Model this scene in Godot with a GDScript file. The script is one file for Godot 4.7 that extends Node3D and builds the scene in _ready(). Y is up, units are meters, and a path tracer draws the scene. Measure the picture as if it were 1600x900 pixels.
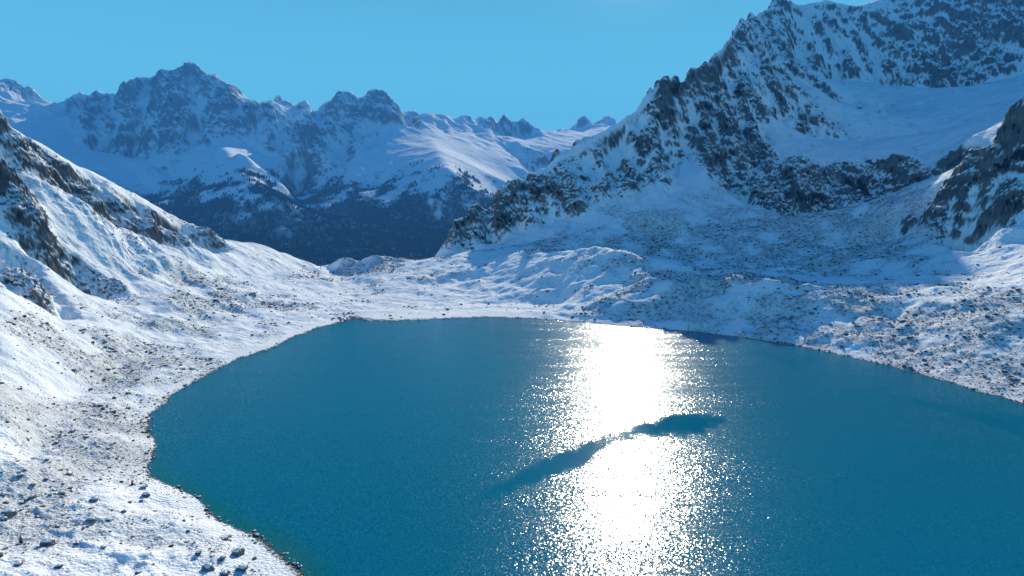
extends Node3D
# A glacial lake under snowy mountains. Every landform is a height field: ridge, valley and shore lines
# (x, height, distance north; metres) are spread into a surface, gullied by running water, then given rock, scree and snow.

const SHORE := [Vector3(-55, 0, 177), Vector3(-60, 0, 184), Vector3(-72, 0, 195), Vector3(-86, 0, 206), Vector3(-95, 0, 210), Vector3(-103, 0, 222), Vector3(-114, 0, 233), Vector3(-125, 0, 240), Vector3(-135, 0, 246), Vector3(-144, 0, 260), Vector3(-150, 0, 279), Vector3(-162, 0, 295), Vector3(-176, 0, 319), Vector3(-181, 0, 341), Vector3(-187, 0, 372), Vector3(-187, 0, 413), Vector3(-184, 0, 455), Vector3(-176, 0, 483), Vector3(-173, 0, 531), Vector3(-166, 0, 578), Vector3(-150, 0, 616), Vector3(-151, 0, 639), Vector3(-131, 0, 609), Vector3(-105, 0, 613), Vector3(-65, 0, 624), Vector3(-24, 0, 635), Vector3(12, 0, 631), Vector3(58, 0, 609), Vector3(111, 0, 578), Vector3(159, 0, 554), Vector3(198, 0, 517), Vector3(222, 0, 481), Vector3(238, 0, 449), Vector3(250, 0, 418), Vector3(258, 0, 382), Vector3(262, 0, 356), Vector3(266, 0, 343), Vector3(330, 0, 300), Vector3(350, 0, 200), Vector3(330, 0, 60), Vector3(250, 0, -80), Vector3(100, 0, -160), Vector3(-20, 0, -120), Vector3(-60, 0, 0), Vector3(-45, 0, 100), Vector3(-55, 0, 177)]
const LEFT_CREST := [Vector3(-1000, 410, 250), Vector3(-800, 350, 420), Vector3(-660, 270, 560), Vector3(-507, 200, 640), Vector3(-503, 186, 680), Vector3(-494, 172, 720), Vector3(-481, 157, 750), Vector3(-471, 141, 790), Vector3(-457, 125, 830), Vector3(-443, 106, 860), Vector3(-418, 81, 890), Vector3(-394, 61, 910), Vector3(-368, 57, 930), Vector3(-335, 46, 960), Vector3(-307, 31, 985), Vector3(-287, 19, 1000)]
const LEFT_BACK := [Vector3(-1000, 250, 650), Vector3(-750, 120, 850), Vector3(-650, 40, 980), Vector3(-520, -40, 1080), Vector3(-380, -60, 1150), Vector3(-200, -110, 1250), Vector3(0, -110, 1300), Vector3(100, -90, 1400), Vector3(200, -60, 1600), Vector3(350, -20, 2000), Vector3(500, 50, 2500)]
const VALLEY_END := [Vector3(-1000, -200, 1400), Vector3(-400, -220, 1500), Vector3(0, -230, 1700), Vector3(150, -230, 2200), Vector3(200, -230, 2700)]
const LEFT_FLANK := [Vector3(-434, 116, 580), Vector3(-398, 90, 530), Vector3(-363, 68, 480), Vector3(-341, 58, 450), Vector3(-283, 40, 370), Vector3(-232, 22, 300), Vector3(-185, 15, 237), Vector3(-150, 12, 190), Vector3(-124, 12, 155), Vector3(-110, 10, 80), Vector3(-110, 12, 0)]
const LEFT_OUT := [Vector3(-800, 230, 150), Vector3(-600, 140, 0), Vector3(-400, 70, -150)]
const LEFT_MID := [Vector3(-294, 29, 440), Vector3(-311, 28, 545), Vector3(-316, 31, 640), Vector3(-311, 28, 730), Vector3(-294, 25, 840), Vector3(-273, 17, 930)]
const LEFT_TOE := [Vector3(-210, 7, 310), Vector3(-228, 7, 375), Vector3(-240, 7, 455), Vector3(-248, 8, 540), Vector3(-244, 9, 640), Vector3(-225, 8, 740), Vector3(-205, 6, 830)]
const LEFT_FOOT := [Vector3(-178, 7, 240), Vector3(-192, 7, 290), Vector3(-206, 6, 350), Vector3(-220, 5, 415)]
const FLAT_SHORE := [Vector3(-130, 10, 180), Vector3(-124, 7, 208), Vector3(-98, 4, 188), Vector3(-152, 5, 240), Vector3(-170, 4, 280)]
const OUTLET := [Vector3(-172, 2, 740), Vector3(-200, 8, 850), Vector3(-250, 14, 960), Vector3(-284, 18, 1030)]
const MORAINE_CREST := [Vector3(-275, 22, 1010), Vector3(-248, 33, 990), Vector3(-183, 34, 970), Vector3(-90, 36, 950), Vector3(-35, 42, 930), Vector3(40, 51, 850), Vector3(96, 58, 780), Vector3(137, 54, 725), Vector3(170, 47, 690), Vector3(200, 42, 640), Vector3(224, 41, 590), Vector3(251, 40, 575), Vector3(285, 37, 590), Vector3(319, 34, 560), Vector3(336, 34, 535), Vector3(337, 32, 485), Vector3(340, 28, 445), Vector3(430, 30, 380), Vector3(500, 35, 250), Vector3(500, 30, 50)]
const MORAINE_BACK := [Vector3(-157, 20, 1040), Vector3(-59, 28, 1040)]
const HUMMOCK := [Vector3(-160, 9, 800), Vector3(-118, 14, 830), Vector3(-62, 15, 820), Vector3(-7, 15, 780), Vector3(34, 15, 720)]
const HOLLOW := [Vector3(-124, 3, 725), Vector3(-68, 3, 715), Vector3(-14, 3, 715), Vector3(53, 4, 690)]
const BASIN := [Vector3(88, 41, 930), Vector3(174, 38, 920), Vector3(233, 32, 880), Vector3(278, 27, 840), Vector3(318, 25, 780), Vector3(360, 23, 730), Vector3(393, 24, 690)]
const BASIN_TOP := [Vector3(186, 58, 985), Vector3(270, 64, 955), Vector3(347, 59, 920), Vector3(415, 55, 880), Vector3(481, 56, 850)]
const SCREE_TOP := [Vector3(-81, 32, 1072), Vector3(-30, 50, 1075), Vector3(30, 78, 1065), Vector3(99, 88, 1050), Vector3(140, 112, 1070), Vector3(204, 98, 1035), Vector3(290, 104, 1030), Vector3(335, 80, 990), Vector3(386, 94, 1030), Vector3(506, 100, 1080), Vector3(629, 112, 1120), Vector3(656, 100, 1060)]
const SCREE_FAN := [Vector3(28, 55, 1000), Vector3(56, 57, 990)]
const MAIN_CREST := [Vector3(-115, 28, 1072), Vector3(-82, 67, 1092), Vector3(-21, 119, 1122), Vector3(54, 173, 1160), Vector3(133, 225, 1200), Vector3(181, 257, 1225), Vector3(256, 312, 1265), Vector3(308, 349, 1290), Vector3(365, 386, 1330), Vector3(445, 455, 1480), Vector3(535, 533, 1680), Vector3(689, 666, 2050), Vector3(913, 813, 2400), Vector3(987, 802, 2420), Vector3(1083, 825, 2440), Vector3(1205, 809, 2460), Vector3(1303, 837, 2480), Vector3(1422, 918, 2500), Vector3(1587, 1001, 2520), Vector3(1810, 1044, 2520), Vector3(2000, 900, 2450), Vector3(2300, 850, 2200)]
const CREST_BACK := [Vector3(250, 20, 1500), Vector3(400, 60, 1800), Vector3(650, 200, 2450), Vector3(750, 400, 2700)]
const SPUR_A := [Vector3(445, 455, 1480), Vector3(427, 387, 1400), Vector3(386, 291, 1300), Vector3(337, 199, 1190), Vector3(304, 130, 1090)]
const SPUR_B := [Vector3(549, 503, 1650), Vector3(516, 370, 1480), Vector3(504, 277, 1380), Vector3(480, 193, 1260), Vector3(434, 131, 1120)]
const GULLY_AB := [Vector3(453, 288, 1365), Vector3(417, 192, 1240), Vector3(374, 121, 1110)]
const SPUR_C := [Vector3(281, 329, 1275), Vector3(231, 231, 1190), Vector3(200, 171, 1130), Vector3(200, 118, 1070)]
const GULLY_C := [Vector3(321, 263, 1265), Vector3(286, 188, 1185), Vector3(253, 120, 1080)]
const SPUR_D := [Vector3(110, 210, 1190), Vector3(110, 152, 1120), Vector3(112, 105, 1063)]
const SPUR_E := [Vector3(0, 131, 1130), Vector3(0, 85, 1083)]
const WALL_FOOT := [Vector3(817, 511, 2050), Vector3(977, 498, 2130), Vector3(1086, 492, 2150), Vector3(1245, 473, 2150), Vector3(1312, 464, 2100), Vector3(1504, 496, 2050), Vector3(1900, 450, 1900)]
const ROCK_ISLE := [Vector3(813, 406, 1860), Vector3(913, 391, 1870), Vector3(981, 366, 1840)]
const ISLE_FOOT := [Vector3(785, 327, 1770), Vector3(867, 316, 1770), Vector3(954, 329, 1780)]
const GLACIER := [Vector3(605, 241, 1420), Vector3(721, 243, 1440), Vector3(833, 255, 1450), Vector3(926, 263, 1450)]
const ICE_LIP := [Vector3(482, 179, 1190), Vector3(549, 179, 1180), Vector3(620, 182, 1190), Vector3(691, 191, 1200), Vector3(757, 205, 1200)]
const PATCH := [Vector3(691, 207, 1080), Vector3(746, 225, 1090), Vector3(782, 243, 1100)]
const PATCH_BACK := [Vector3(810, 250, 1260), Vector3(873, 266, 1260)]
const CRAG_CREST := [Vector3(1000, 420, 780), Vector3(830, 330, 720), Vector3(570, 242, 740), Vector3(550, 223, 745), Vector3(542, 200, 755), Vector3(539, 174, 765), Vector3(527, 148, 770), Vector3(508, 120, 765), Vector3(487, 89, 750)]
const CRAG_FOOT := [Vector3(492, 66, 765), Vector3(469, 60, 715), Vector3(465, 69, 690), Vector3(474, 82, 670), Vector3(479, 75, 640), Vector3(470, 63, 600), Vector3(720, 130, 500)]
const TALUS := [Vector3(443, 56, 670), Vector3(452, 59, 630), Vector3(432, 49, 570), Vector3(411, 42, 620)]
const RIGHT_OUT := [Vector3(1000, 300, 450), Vector3(900, 200, 200)]
const LINES_N := [SHORE, LEFT_CREST, LEFT_BACK, VALLEY_END, LEFT_FLANK, LEFT_OUT, LEFT_MID, LEFT_TOE, LEFT_FOOT, FLAT_SHORE, OUTLET, MORAINE_CREST, MORAINE_BACK, HUMMOCK, HOLLOW, BASIN, BASIN_TOP, SCREE_TOP, SCREE_FAN, MAIN_CREST, CREST_BACK, SPUR_A, SPUR_B, GULLY_AB, SPUR_C, GULLY_C, SPUR_D, SPUR_E, WALL_FOOT, ROCK_ISLE, ISLE_FOOT, GLACIER, ICE_LIP, PATCH, PATCH_BACK, CRAG_CREST, CRAG_FOOT, TALUS, RIGHT_OUT]
const FAR_CREST := [Vector3(-6040, 1355, 6000), Vector3(-4957, 1195, 6000), Vector3(-4403, 1237, 6000), Vector3(-4237, 1253, 6000), Vector3(-4043, 1175, 5950), Vector3(-3885, 1100, 5950), Vector3(-3524, 1134, 5900), Vector3(-3276, 1167, 5850), Vector3(-3113, 1189, 5800), Vector3(-2967, 1237, 5780), Vector3(-2816, 1297, 5750), Vector3(-2703, 1357, 5720), Vector3(-2651, 1357, 5720), Vector3(-2609, 1310, 5760), Vector3(-2573, 1261, 5850), Vector3(-2512, 1207, 5950), Vector3(-2391, 1150, 6050), Vector3(-2263, 1112, 6150), Vector3(-2053, 1131, 6200), Vector3(-1881, 1153, 6200), Vector3(-1769, 1098, 6200), Vector3(-1597, 1137, 6200), Vector3(-1481, 1187, 6200), Vector3(-1312, 1109, 6200), Vector3(-1169, 1137, 6200), Vector3(-1064, 1089, 6250), Vector3(-952, 1034, 6450), Vector3(-804, 1033, 6700), Vector3(-646, 1050, 7000), Vector3(-341, 1131, 7400), Vector3(-105, 1200, 7600), Vector3(36, 1116, 7800), Vector3(307, 1046, 8300), Vector3(563, 1115, 8700), Vector3(832, 1224, 9000), Vector3(1093, 1261, 9100), Vector3(1402, 1315, 9200), Vector3(2122, 1365, 9200), Vector3(2968, 1448, 9200)]
const FAR_BACK := [Vector3(-5500, 400, 7000), Vector3(-3500, 400, 7200), Vector3(-1500, 400, 8000), Vector3(-500, 500, 8900)]
const SPUR_P := [Vector3(-2670, 1291, 5720), Vector3(-2407, 919, 5420), Vector3(-2208, 737, 5250), Vector3(-1981, 607, 5150), Vector3(-1760, 482, 5050), Vector3(-1587, 408, 4900)]
const SPUR_Q := [Vector3(-930, 966, 6300), Vector3(-739, 835, 6150), Vector3(-448, 740, 6050), Vector3(-164, 590, 5900), Vector3(64, 458, 5700)]
const SPUR_R := [Vector3(-1049, 1074, 6260), Vector3(-1025, 831, 5900), Vector3(-1021, 602, 5450), Vector3(-1001, 414, 5000), Vector3(-903, 228, 4600)]
const SPUR_L := [Vector3(-3857, 1100, 5950), Vector3(-3075, 570, 5100), Vector3(-2478, 267, 4500), Vector3(-2075, 100, 4100)]
const PEAK_FACE := [Vector3(-2703, 1282, 5700), Vector3(-2748, 1002, 5480), Vector3(-2756, 751, 5250)]
const PEAK_RIGHT := [Vector3(-2628, 1280, 5740), Vector3(-2378, 1005, 5500), Vector3(-2205, 809, 5330)]
const CIRQUE_A := [Vector3(-3107, 551, 5150), Vector3(-2869, 528, 5150), Vector3(-2555, 492, 5000), Vector3(-2138, 222, 4400)]
const CIRQUE_B := [Vector3(-1927, 627, 5200), Vector3(-1690, 532, 5200), Vector3(-1397, 401, 5000), Vector3(-1204, 228, 4600), Vector3(-1015, 25, 4000)]
const CIRQUE_C := [Vector3(-481, 847, 6500), Vector3(-175, 709, 6300), Vector3(112, 543, 6000), Vector3(209, 385, 5600)]
const GLACIER_FAR := [Vector3(-68, 866, 7300), Vector3(211, 918, 7600), Vector3(428, 936, 7700)]
const P_EDGE := [Vector3(-2067, 574, 4900), Vector3(-1701, 370, 4300), Vector3(-1348, 225, 3750), Vector3(-1195, 175, 3650)]
const P_SIDE := [Vector3(-1561, 239, 5000), Vector3(-1360, 141, 4400), Vector3(-1201, 45, 3900)]
const P_MID := [Vector3(-1788, 494, 4500), Vector3(-1579, 373, 4350), Vector3(-1389, 258, 4250)]
const Q_MID := [Vector3(-521, 547, 5100), Vector3(-376, 473, 5050), Vector3(-186, 378, 5000), Vector3(23, 274, 4950)]
const BENCH := [Vector3(-676, 703, 5700), Vector3(-419, 383, 4500), Vector3(-278, 258, 4250), Vector3(-136, 200, 4150), Vector3(20, 178, 4200)]
const FOREST := [Vector3(-1643, 51, 3500), Vector3(-1244, -48, 3300), Vector3(-921, -120, 3250), Vector3(-632, -95, 3350), Vector3(-393, -24, 3800)]
const VALLEY := [Vector3(-3500, 100, 3000), Vector3(-2500, -60, 2700), Vector3(-1800, -180, 2600), Vector3(-1000, -230, 2700), Vector3(-400, -260, 2800), Vector3(0, -240, 3300), Vector3(150, -180, 4200), Vector3(350, -60, 5000), Vector3(600, 150, 6200)]
const VALLEY_RIM := [Vector3(-4000, 100, 2000), Vector3(-2500, -120, 1600), Vector3(-1500, -250, 1500), Vector3(-800, -300, 1400), Vector3(0, -300, 1500), Vector3(600, -250, 2500), Vector3(1200, 0, 4000), Vector3(1600, 300, 6000)]
const LINES_F := [FAR_CREST, FAR_BACK, SPUR_P, SPUR_Q, SPUR_R, SPUR_L, PEAK_FACE, PEAK_RIGHT, CIRQUE_A, CIRQUE_B, CIRQUE_C, GLACIER_FAR, P_EDGE, P_SIDE, P_MID, Q_MID, BENCH, FOREST, VALLEY, VALLEY_RIM]
const RIB_A := [Vector3(-477, 172, 660), Vector3(-461, 161, 680), Vector3(-443, 150, 690), Vector3(-418, 112, 720), Vector3(-396, 86, 740), Vector3(-377, 56, 800), Vector3(-377, 50, 860)]
const RIB_B := [Vector3(-447, 149, 560), Vector3(-424, 138, 570), Vector3(-403, 121, 560), Vector3(-365, 97, 540), Vector3(-344, 74, 545), Vector3(-338, 64, 550)]
const RIB_C := [Vector3(-386, 109, 480), Vector3(-368, 93, 490), Vector3(-341, 76, 470), Vector3(-319, 63, 450)]
const CRESTS := [Vector4(-4403, 6000, 300, 0.4), Vector4(-4043, 5950, 300, 0.4), Vector4(-3524, 5900, 300, 0.4), Vector4(-3113, 5800, 300, 0.4), Vector4(-2512, 5950, 300, 0.4), Vector4(-2263, 6150, 300, 0.4), Vector4(-2053, 6200, 300, 0.4), Vector4(-1769, 6200, 300, 0.4), Vector4(-1481, 6200, 300, 0.4), Vector4(-1169, 6200, 300, 0.4), Vector4(-952, 6450, 300, 0.4), Vector4(-646, 7000, 300, 0.4), Vector4(-341, 7400, 300, 0.4), Vector4(-105, 7600, 300, 0.4), Vector4(307, 8300, 300, 0.4), Vector4(563, 8700, 300, 0.4), Vector4(832, 9000, 300, 0.4), Vector4(1093, 9100, 300, 0.4), Vector4(1402, 9200, 300, 0.4)]
const CLIFFS := [Vector4(506, 1130, 50, 0.5), Vector4(580, 1130, 50, 0.5), Vector4(659, 1140, 50, 0.4), Vector4(464, 1130, 50, 0.5), Vector4(383, 1340, 90, 0.5), Vector4(334, 1200, 80, 0.6), Vector4(418, 1330, 70, 0.5), Vector4(454, 1250, 80, 0.5), Vector4(408, 1090, 60, 0.5), Vector4(217, 1110, 60, 0.5), Vector4(214, 1150, 50, 0.4), Vector4(112, 1090, 50, 0.5), Vector4(86, 1150, 40, 0.2), Vector4(-41, 1100, 60, 0.5), Vector4(21, 1120, 50, 0.4), Vector4(-82, 1085, 40, 0.6), Vector4(894, 1830, 80, 0.6), Vector4(546, 1170, 90, 0.4), Vector4(628, 1160, 80, 0.4), Vector4(449, 1090, 60, 0.4), Vector4(1481, 2250, 150, 1.0), Vector4(1329, 2200, 100, 0.9), Vector4(1669, 2350, 150, 0.8), Vector4(1262, 2350, 100, 0.6), Vector4(782, 2000, 80, 0.3), Vector4(222, 1200, 60, -0.6), Vector4(336, 1310, 60, -0.3), Vector4(624, 1700, 100, -0.5), Vector4(1048, 2300, 150, -0.5), Vector4(255, 1090, 50, -0.5), Vector4(505, 740, 60, 0.2), Vector4(550, 740, 90, 0.2), Vector4(-467, 680, 30, 0.9), Vector4(-443, 690, 30, 0.8), Vector4(-425, 700, 35, 0.8), Vector4(-411, 730, 30, 0.8), Vector4(-393, 760, 30, 0.9), Vector4(-377, 800, 30, 0.9), Vector4(-363, 545, 25, 0.8), Vector4(-346, 548, 20, 0.9), Vector4(-412, 560, 25, 0.8), Vector4(-352, 480, 20, 0.9), Vector4(-325, 455, 15, 0.8), Vector4(-416, 780, 30, 0.5)]
const RUBBLE := [Vector4(269, 950, 100, 0.8), Vector4(536, 950, 120, 0.7), Vector4(188, 1000, 70, 0.7), Vector4(369, 980, 100, 0.6), Vector4(-287, 640, 60, 1.0), Vector4(-263, 500, 40, 0.7), Vector4(-248, 380, 50, 0.8), Vector4(-214, 390, 40, 0.8), Vector4(-180, 250, 40, 1.0), Vector4(-209, 270, 40, 0.8), Vector4(298, 480, 60, 1.0), Vector4(295, 420, 60, 1.0), Vector4(286, 380, 40, 1.0), Vector4(347, 480, 50, 0.8), Vector4(85, 900, 70, 1.0), Vector4(-216, 950, 50, 0.9), Vector4(152, 800, 80, 0.9), Vector4(196, 590, 70, 1.0), Vector4(224, 545, 55, 1.0), Vector4(152, 640, 70, 0.8), Vector4(289, 560, 60, 0.6), Vector4(374, 880, 120, 0.9), Vector4(416, 800, 100, 0.9), Vector4(37, 990, 40, 0.8), Vector4(-144, 190, 40, 0.7), Vector4(-83, 200, 25, 0.7), Vector4(-251, 560, 40, 0.5), Vector4(-182, 960, 60, 0.9), Vector4(-186, 310, 30, 0.5), Vector4(-78, 820, 50, 0.5)]
const SNOWFIELDS := [Vector4(-2045, 4850, 250, 1.0), Vector4(-1773, 4600, 350, 1.0), Vector4(-1485, 4250, 350, 1.0), Vector4(-1327, 3950, 300, 1.0), Vector4(-1401, 3900, 250, 1.0), Vector4(-561, 5500, 400, 1.0), Vector4(-372, 5000, 450, 1.0), Vector4(-160, 4900, 450, 1.0), Vector4(-42, 4500, 400, 1.0), Vector4(-300, 4600, 400, 1.0), Vector4(-306, 5500, 400, 1.0), Vector4(-49, 5300, 350, 1.0)]

const SUN_AZIMUTH := 9.6
const SUN_HEIGHT := 24.0

# ---------------------------------------------------------------- height fields
class Field:
	var x0 := 0.0
	var d0 := 0.0
	var cell := 6.0
	var nx := 0
	var nd := 0
	var h := PackedFloat32Array()
	var rock := PackedFloat32Array()
	var cliff := PackedFloat32Array()
	var rubble := PackedFloat32Array()

	func spread(lines: Array, shore: PackedVector2Array) -> void:
		var levels := [16, 8, 4, 2, 1]
		var rounds := [220, 70, 40, 24, 12]
		var now := PackedFloat32Array()
		var pnx := 0
		var pnd := 0
		for l in 5:
			var k: int = levels[l]
			var c: float = cell * k
			var mx: int = (nx - 1) / k + 1
			var md: int = (nd - 1) / k + 1
			var g := PackedFloat32Array()
			g.resize(mx * md)
			if l > 0:
				for j in md:
					var v: float = minf(j * 0.5, pnd - 1.001)
					var j0 := int(v)
					var fv: float = v - j0
					for i in mx:
						var u: float = minf(i * 0.5, pnx - 1.001)
						var i0 := int(u)
						var fu: float = u - i0
						var a: int = j0 * pnx + i0
						g[j * mx + i] = (now[a] * (1 - fu) + now[a + 1] * fu) * (1 - fv) + (now[a + pnx] * (1 - fu) + now[a + pnx + 1] * fu) * fv
			var sum := PackedFloat32Array()
			var cnt := PackedFloat32Array()
			sum.resize(mx * md)
			cnt.resize(mx * md)
			for line in lines:
				for s in line.size() - 1:
					var a: Vector3 = line[s]
					var b: Vector3 = line[s + 1]
					var steps := int(Vector2(b.x - a.x, b.z - a.z).length() / (c * 0.45)) + 1
					for t in steps + 1:
						var p := a.lerp(b, float(t) / steps)
						var i := int(round((p.x - x0) / c))
						var j := int(round((p.z - d0) / c))
						if i >= 0 and j >= 0 and i < mx and j < md:
							sum[j * mx + i] += p.y
							cnt[j * mx + i] += 1.0
			if shore.size():
				for j in md:
					for i in mx:
						var p := Vector2(x0 + i * c, d0 + j * c)
						if p.x > -200 and p.x < 360 and p.y > -170 and p.y < 650 and Geometry2D.is_point_in_polygon(p, shore):
							var deep := true
							for o in [Vector2(16, 0), Vector2(-16, 0), Vector2(0, 16), Vector2(0, -16)]:
								deep = deep and Geometry2D.is_point_in_polygon(p + o, shore)
							if deep:
								sum[j * mx + i] = -9.0
								cnt[j * mx + i] = 1.0
			for n in mx * md:
				if cnt[n] > 0:
					g[n] = sum[n] / cnt[n]
			for r in rounds[l]:
				for j in range(1, md - 1):
					var a := j * mx
					for n in range(a + 1, a + mx - 1):
						if cnt[n] == 0.0:
							g[n] += 1.5 * (0.25 * (g[n - 1] + g[n + 1] + g[n - mx] + g[n + mx]) - g[n])
					g[a] = g[a + 1] if cnt[a] == 0.0 else g[a]
					g[a + mx - 1] = g[a + mx - 2] if cnt[a + mx - 1] == 0.0 else g[a + mx - 1]
				for i in mx:
					g[i] = g[mx + i]
					g[(md - 1) * mx + i] = g[(md - 2) * mx + i]
			now = g
			pnx = mx
			pnd = md
		h = now
		nx = pnx
		nd = pnd

	func find_rock(lo: float, hi: float, reach: int) -> void:
		rock = PackedFloat32Array()
		rock.resize(nx * nd)
		for j in range(reach, nd - reach):
			for i in range(reach, nx - reach):
				var n := j * nx + i
				var gx := (h[n + reach] - h[n - reach])
				var gd := (h[n + reach * nx] - h[n - reach * nx])
				rock[n] = smoothstep(lo, hi, sqrt(gx * gx + gd * gd) / (2.0 * reach * cell))

	func blots(spots: Array) -> PackedFloat32Array:
		var out := PackedFloat32Array()
		out.resize(nx * nd)
		for s in spots:
			var reach := int(s.z * 2.2 / cell) + 1
			var ci := int((s.x - x0) / cell)
			var cj := int((s.y - d0) / cell)
			for j in range(maxi(cj - reach, 0), mini(cj + reach + 1, nd)):
				for i in range(maxi(ci - reach, 0), mini(ci + reach + 1, nx)):
					var far: float = Vector2(x0 + i * cell - s.x, d0 + j * cell - s.y).length() / s.z
					out[j * nx + i] += s.w * exp(-far * far)
		return out

	func roughen(noise: FastNoiseLite, amount: float, base: float) -> void:
		for j in nd:
			for i in nx:
				var n := j * nx + i
				h[n] += noise.get_noise_2d(x0 + i * cell, d0 + j * cell) * (amount * rock[n] + base * smoothstep(2.0, 20.0, h[n]))

	func find_ribs(amount: float) -> void:
		# rock stands out where the face bulges, snow gathers where it is hollow
		var was := cliff
		cliff = PackedFloat32Array()
		cliff.resize(nx * nd)
		for j in range(7, nd - 7):
			for i in range(7, nx - 7):
				var n := j * nx + i
				var a := h[n] - 0.25 * (h[n - 2] + h[n + 2] + h[n - 2 * nx] + h[n + 2 * nx])
				var b := h[n] - 0.25 * (h[n - 6] + h[n + 6] + h[n - 6 * nx] + h[n + 6 * nx])
				cliff[n] = clampf((a * 0.5 + b * 0.3) / cell * amount, -1.0, 1.0) * rock[n] + (was[n] if was.size() else 0.0)

	func rib(line: Array, radius: float, height: float, noise: FastNoiseLite) -> void:
		for j in nd:
			var d := d0 + j * cell
			if d < 330 or d > 860:
				continue
			for i in nx:
				var x := x0 + i * cell
				if x > -200 or x < -640:
					continue
				var near := 1e9
				for s in line.size() - 1:
					var a := Vector2(line[s].x, line[s].z)
					var b := Vector2(line[s + 1].x, line[s + 1].z)
					near = minf(near, Vector2(x, d).distance_to(Geometry2D.get_closest_point_to_segment(Vector2(x, d), a, b)))
				var n := j * nx + i
				var up := maxf(0.0, 1.0 - near / radius)
				if up > 0:
					h[n] += height * up * (0.75 + 0.9 * noise.get_noise_2d(x * 1.6, d * 1.6))
					rock[n] = maxf(rock[n], smoothstep(0.0, 0.45, up))

	func ridge(n_: FastNoiseLite, east: float, north: float, stretch: float, amount: float, x_from: float, x_to: float) -> void:
		# ribs and couloirs that run straight down a face whose crest heads (east, north)
		for j in nd:
			var d := d0 + j * cell
			for i in nx:
				var x := x0 + i * cell
				var n := j * nx + i
				if rock[n] > 0.01 and x >= x_from and x < x_to:
					h[n] += amount * rock[n] * (n_.get_noise_2d(x * east + d * north, (d * east - x * north) * stretch) - 0.25)

	func gully(rounds: int, strength: float) -> void:
		var count := nx * nd
		var around := [-1, 1, -nx, nx, -nx - 1, -nx + 1, nx - 1, nx + 1]
		for r in rounds:
			var to := PackedInt32Array()
			to.resize(count)
			to.fill(-1)
			var lo := 1e9
			var hi := -1e9
			for j in range(1, nd - 1):
				for n in range(j * nx + 1, j * nx + nx - 1):
					var here := h[n]
					lo = minf(lo, here)
					hi = maxf(hi, here)
					if rock[n] < 0.01:
						continue
					var best := 0.0
					for k in 8:
						var drop: float = here - h[n + around[k]]
						if k > 3:
							drop *= 0.707
						if drop > best:
							best = drop
							to[n] = n + around[k]
			var buckets := 20000
			var scale := (buckets - 1) / maxf(hi - lo, 1.0)
			var start := PackedInt32Array()
			start.resize(buckets + 1)
			for n in count:
				if to[n] >= 0:
					start[int((h[n] - lo) * scale) + 1] += 1
			for b in buckets:
				start[b + 1] += start[b]
			var order := PackedInt32Array()
			order.resize(start[buckets])
			for n in count:
				if to[n] >= 0:
					var b := int((h[n] - lo) * scale)
					order[start[b]] = n
					start[b] += 1
			var area := PackedFloat32Array()
			area.resize(count)
			area.fill(1.0)
			for k in range(order.size() - 1, -1, -1):
				area[to[order[k]]] += area[order[k]]
			for n in order:
				var f := minf(strength * rock[n] * sqrt(minf(area[n], 400.0)), 0.7)
				h[n] = (h[n] + f * h[to[n]]) / (1.0 + f)

	func height(x: float, d: float) -> float:
		var u := clampf((x - x0) / cell, 1.0, nx - 3.001)
		var v := clampf((d - d0) / cell, 1.0, nd - 3.001)
		var i := int(u)
		var j := int(v)
		u -= i
		v -= j
		var n := (j - 1) * nx + i - 1
		var u2 := u * u
		var u3 := u2 * u
		var a := (1 - u) * (1 - u) * (1 - u) / 6.0
		var b := (3 * u3 - 6 * u2 + 4) / 6.0
		var c := (-3 * u3 + 3 * u2 + 3 * u + 1) / 6.0
		var e := u3 / 6.0
		var v2 := v * v
		var v3 := v2 * v
		var r0 := h[n] * a + h[n + 1] * b + h[n + 2] * c + h[n + 3] * e
		n += nx
		var r1 := h[n] * a + h[n + 1] * b + h[n + 2] * c + h[n + 3] * e
		n += nx
		var r2 := h[n] * a + h[n + 1] * b + h[n + 2] * c + h[n + 3] * e
		n += nx
		var r3 := h[n] * a + h[n + 1] * b + h[n + 2] * c + h[n + 3] * e
		return r0 * (1 - v) * (1 - v) * (1 - v) / 6.0 + r1 * (3 * v3 - 6 * v2 + 4) / 6.0 + r2 * (-3 * v3 + 3 * v2 + 3 * v + 1) / 6.0 + r3 * v3 / 6.0

	func rockiness(x: float, d: float) -> float:
		return sample(rock, x, d)

	func sample(of: PackedFloat32Array, x: float, d: float) -> float:
		var u := clampf((x - x0) / cell, 0.0, nx - 1.001)
		var v := clampf((d - d0) / cell, 0.0, nd - 1.001)
		var i := int(u)
		var j := int(v)
		u -= i
		v -= j
		var n := j * nx + i
		return (of[n] * (1 - u) + of[n + 1] * u) * (1 - v) + (of[n + nx] * (1 - u) + of[n + nx + 1] * u) * v


func noise(seed_: int, metres: float, octaves: int, ridged := false) -> FastNoiseLite:
	var n := FastNoiseLite.new()
	n.noise_type = FastNoiseLite.TYPE_SIMPLEX
	n.seed = seed_
	n.frequency = 1.0 / metres
	n.fractal_type = FastNoiseLite.FRACTAL_NONE if octaves == 1 else (FastNoiseLite.FRACTAL_RIDGED if ridged else FastNoiseLite.FRACTAL_FBM)
	n.fractal_octaves = octaves
	n.fractal_gain = 0.5
	return n


func cellular(seed_: int, metres: float) -> FastNoiseLite:
	var n := FastNoiseLite.new()
	n.noise_type = FastNoiseLite.TYPE_CELLULAR
	n.seed = seed_
	n.frequency = 1.0 / metres
	n.fractal_type = FastNoiseLite.FRACTAL_FBM
	n.fractal_octaves = 2
	n.cellular_return_type = FastNoiseLite.RETURN_DISTANCE
	return n


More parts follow.
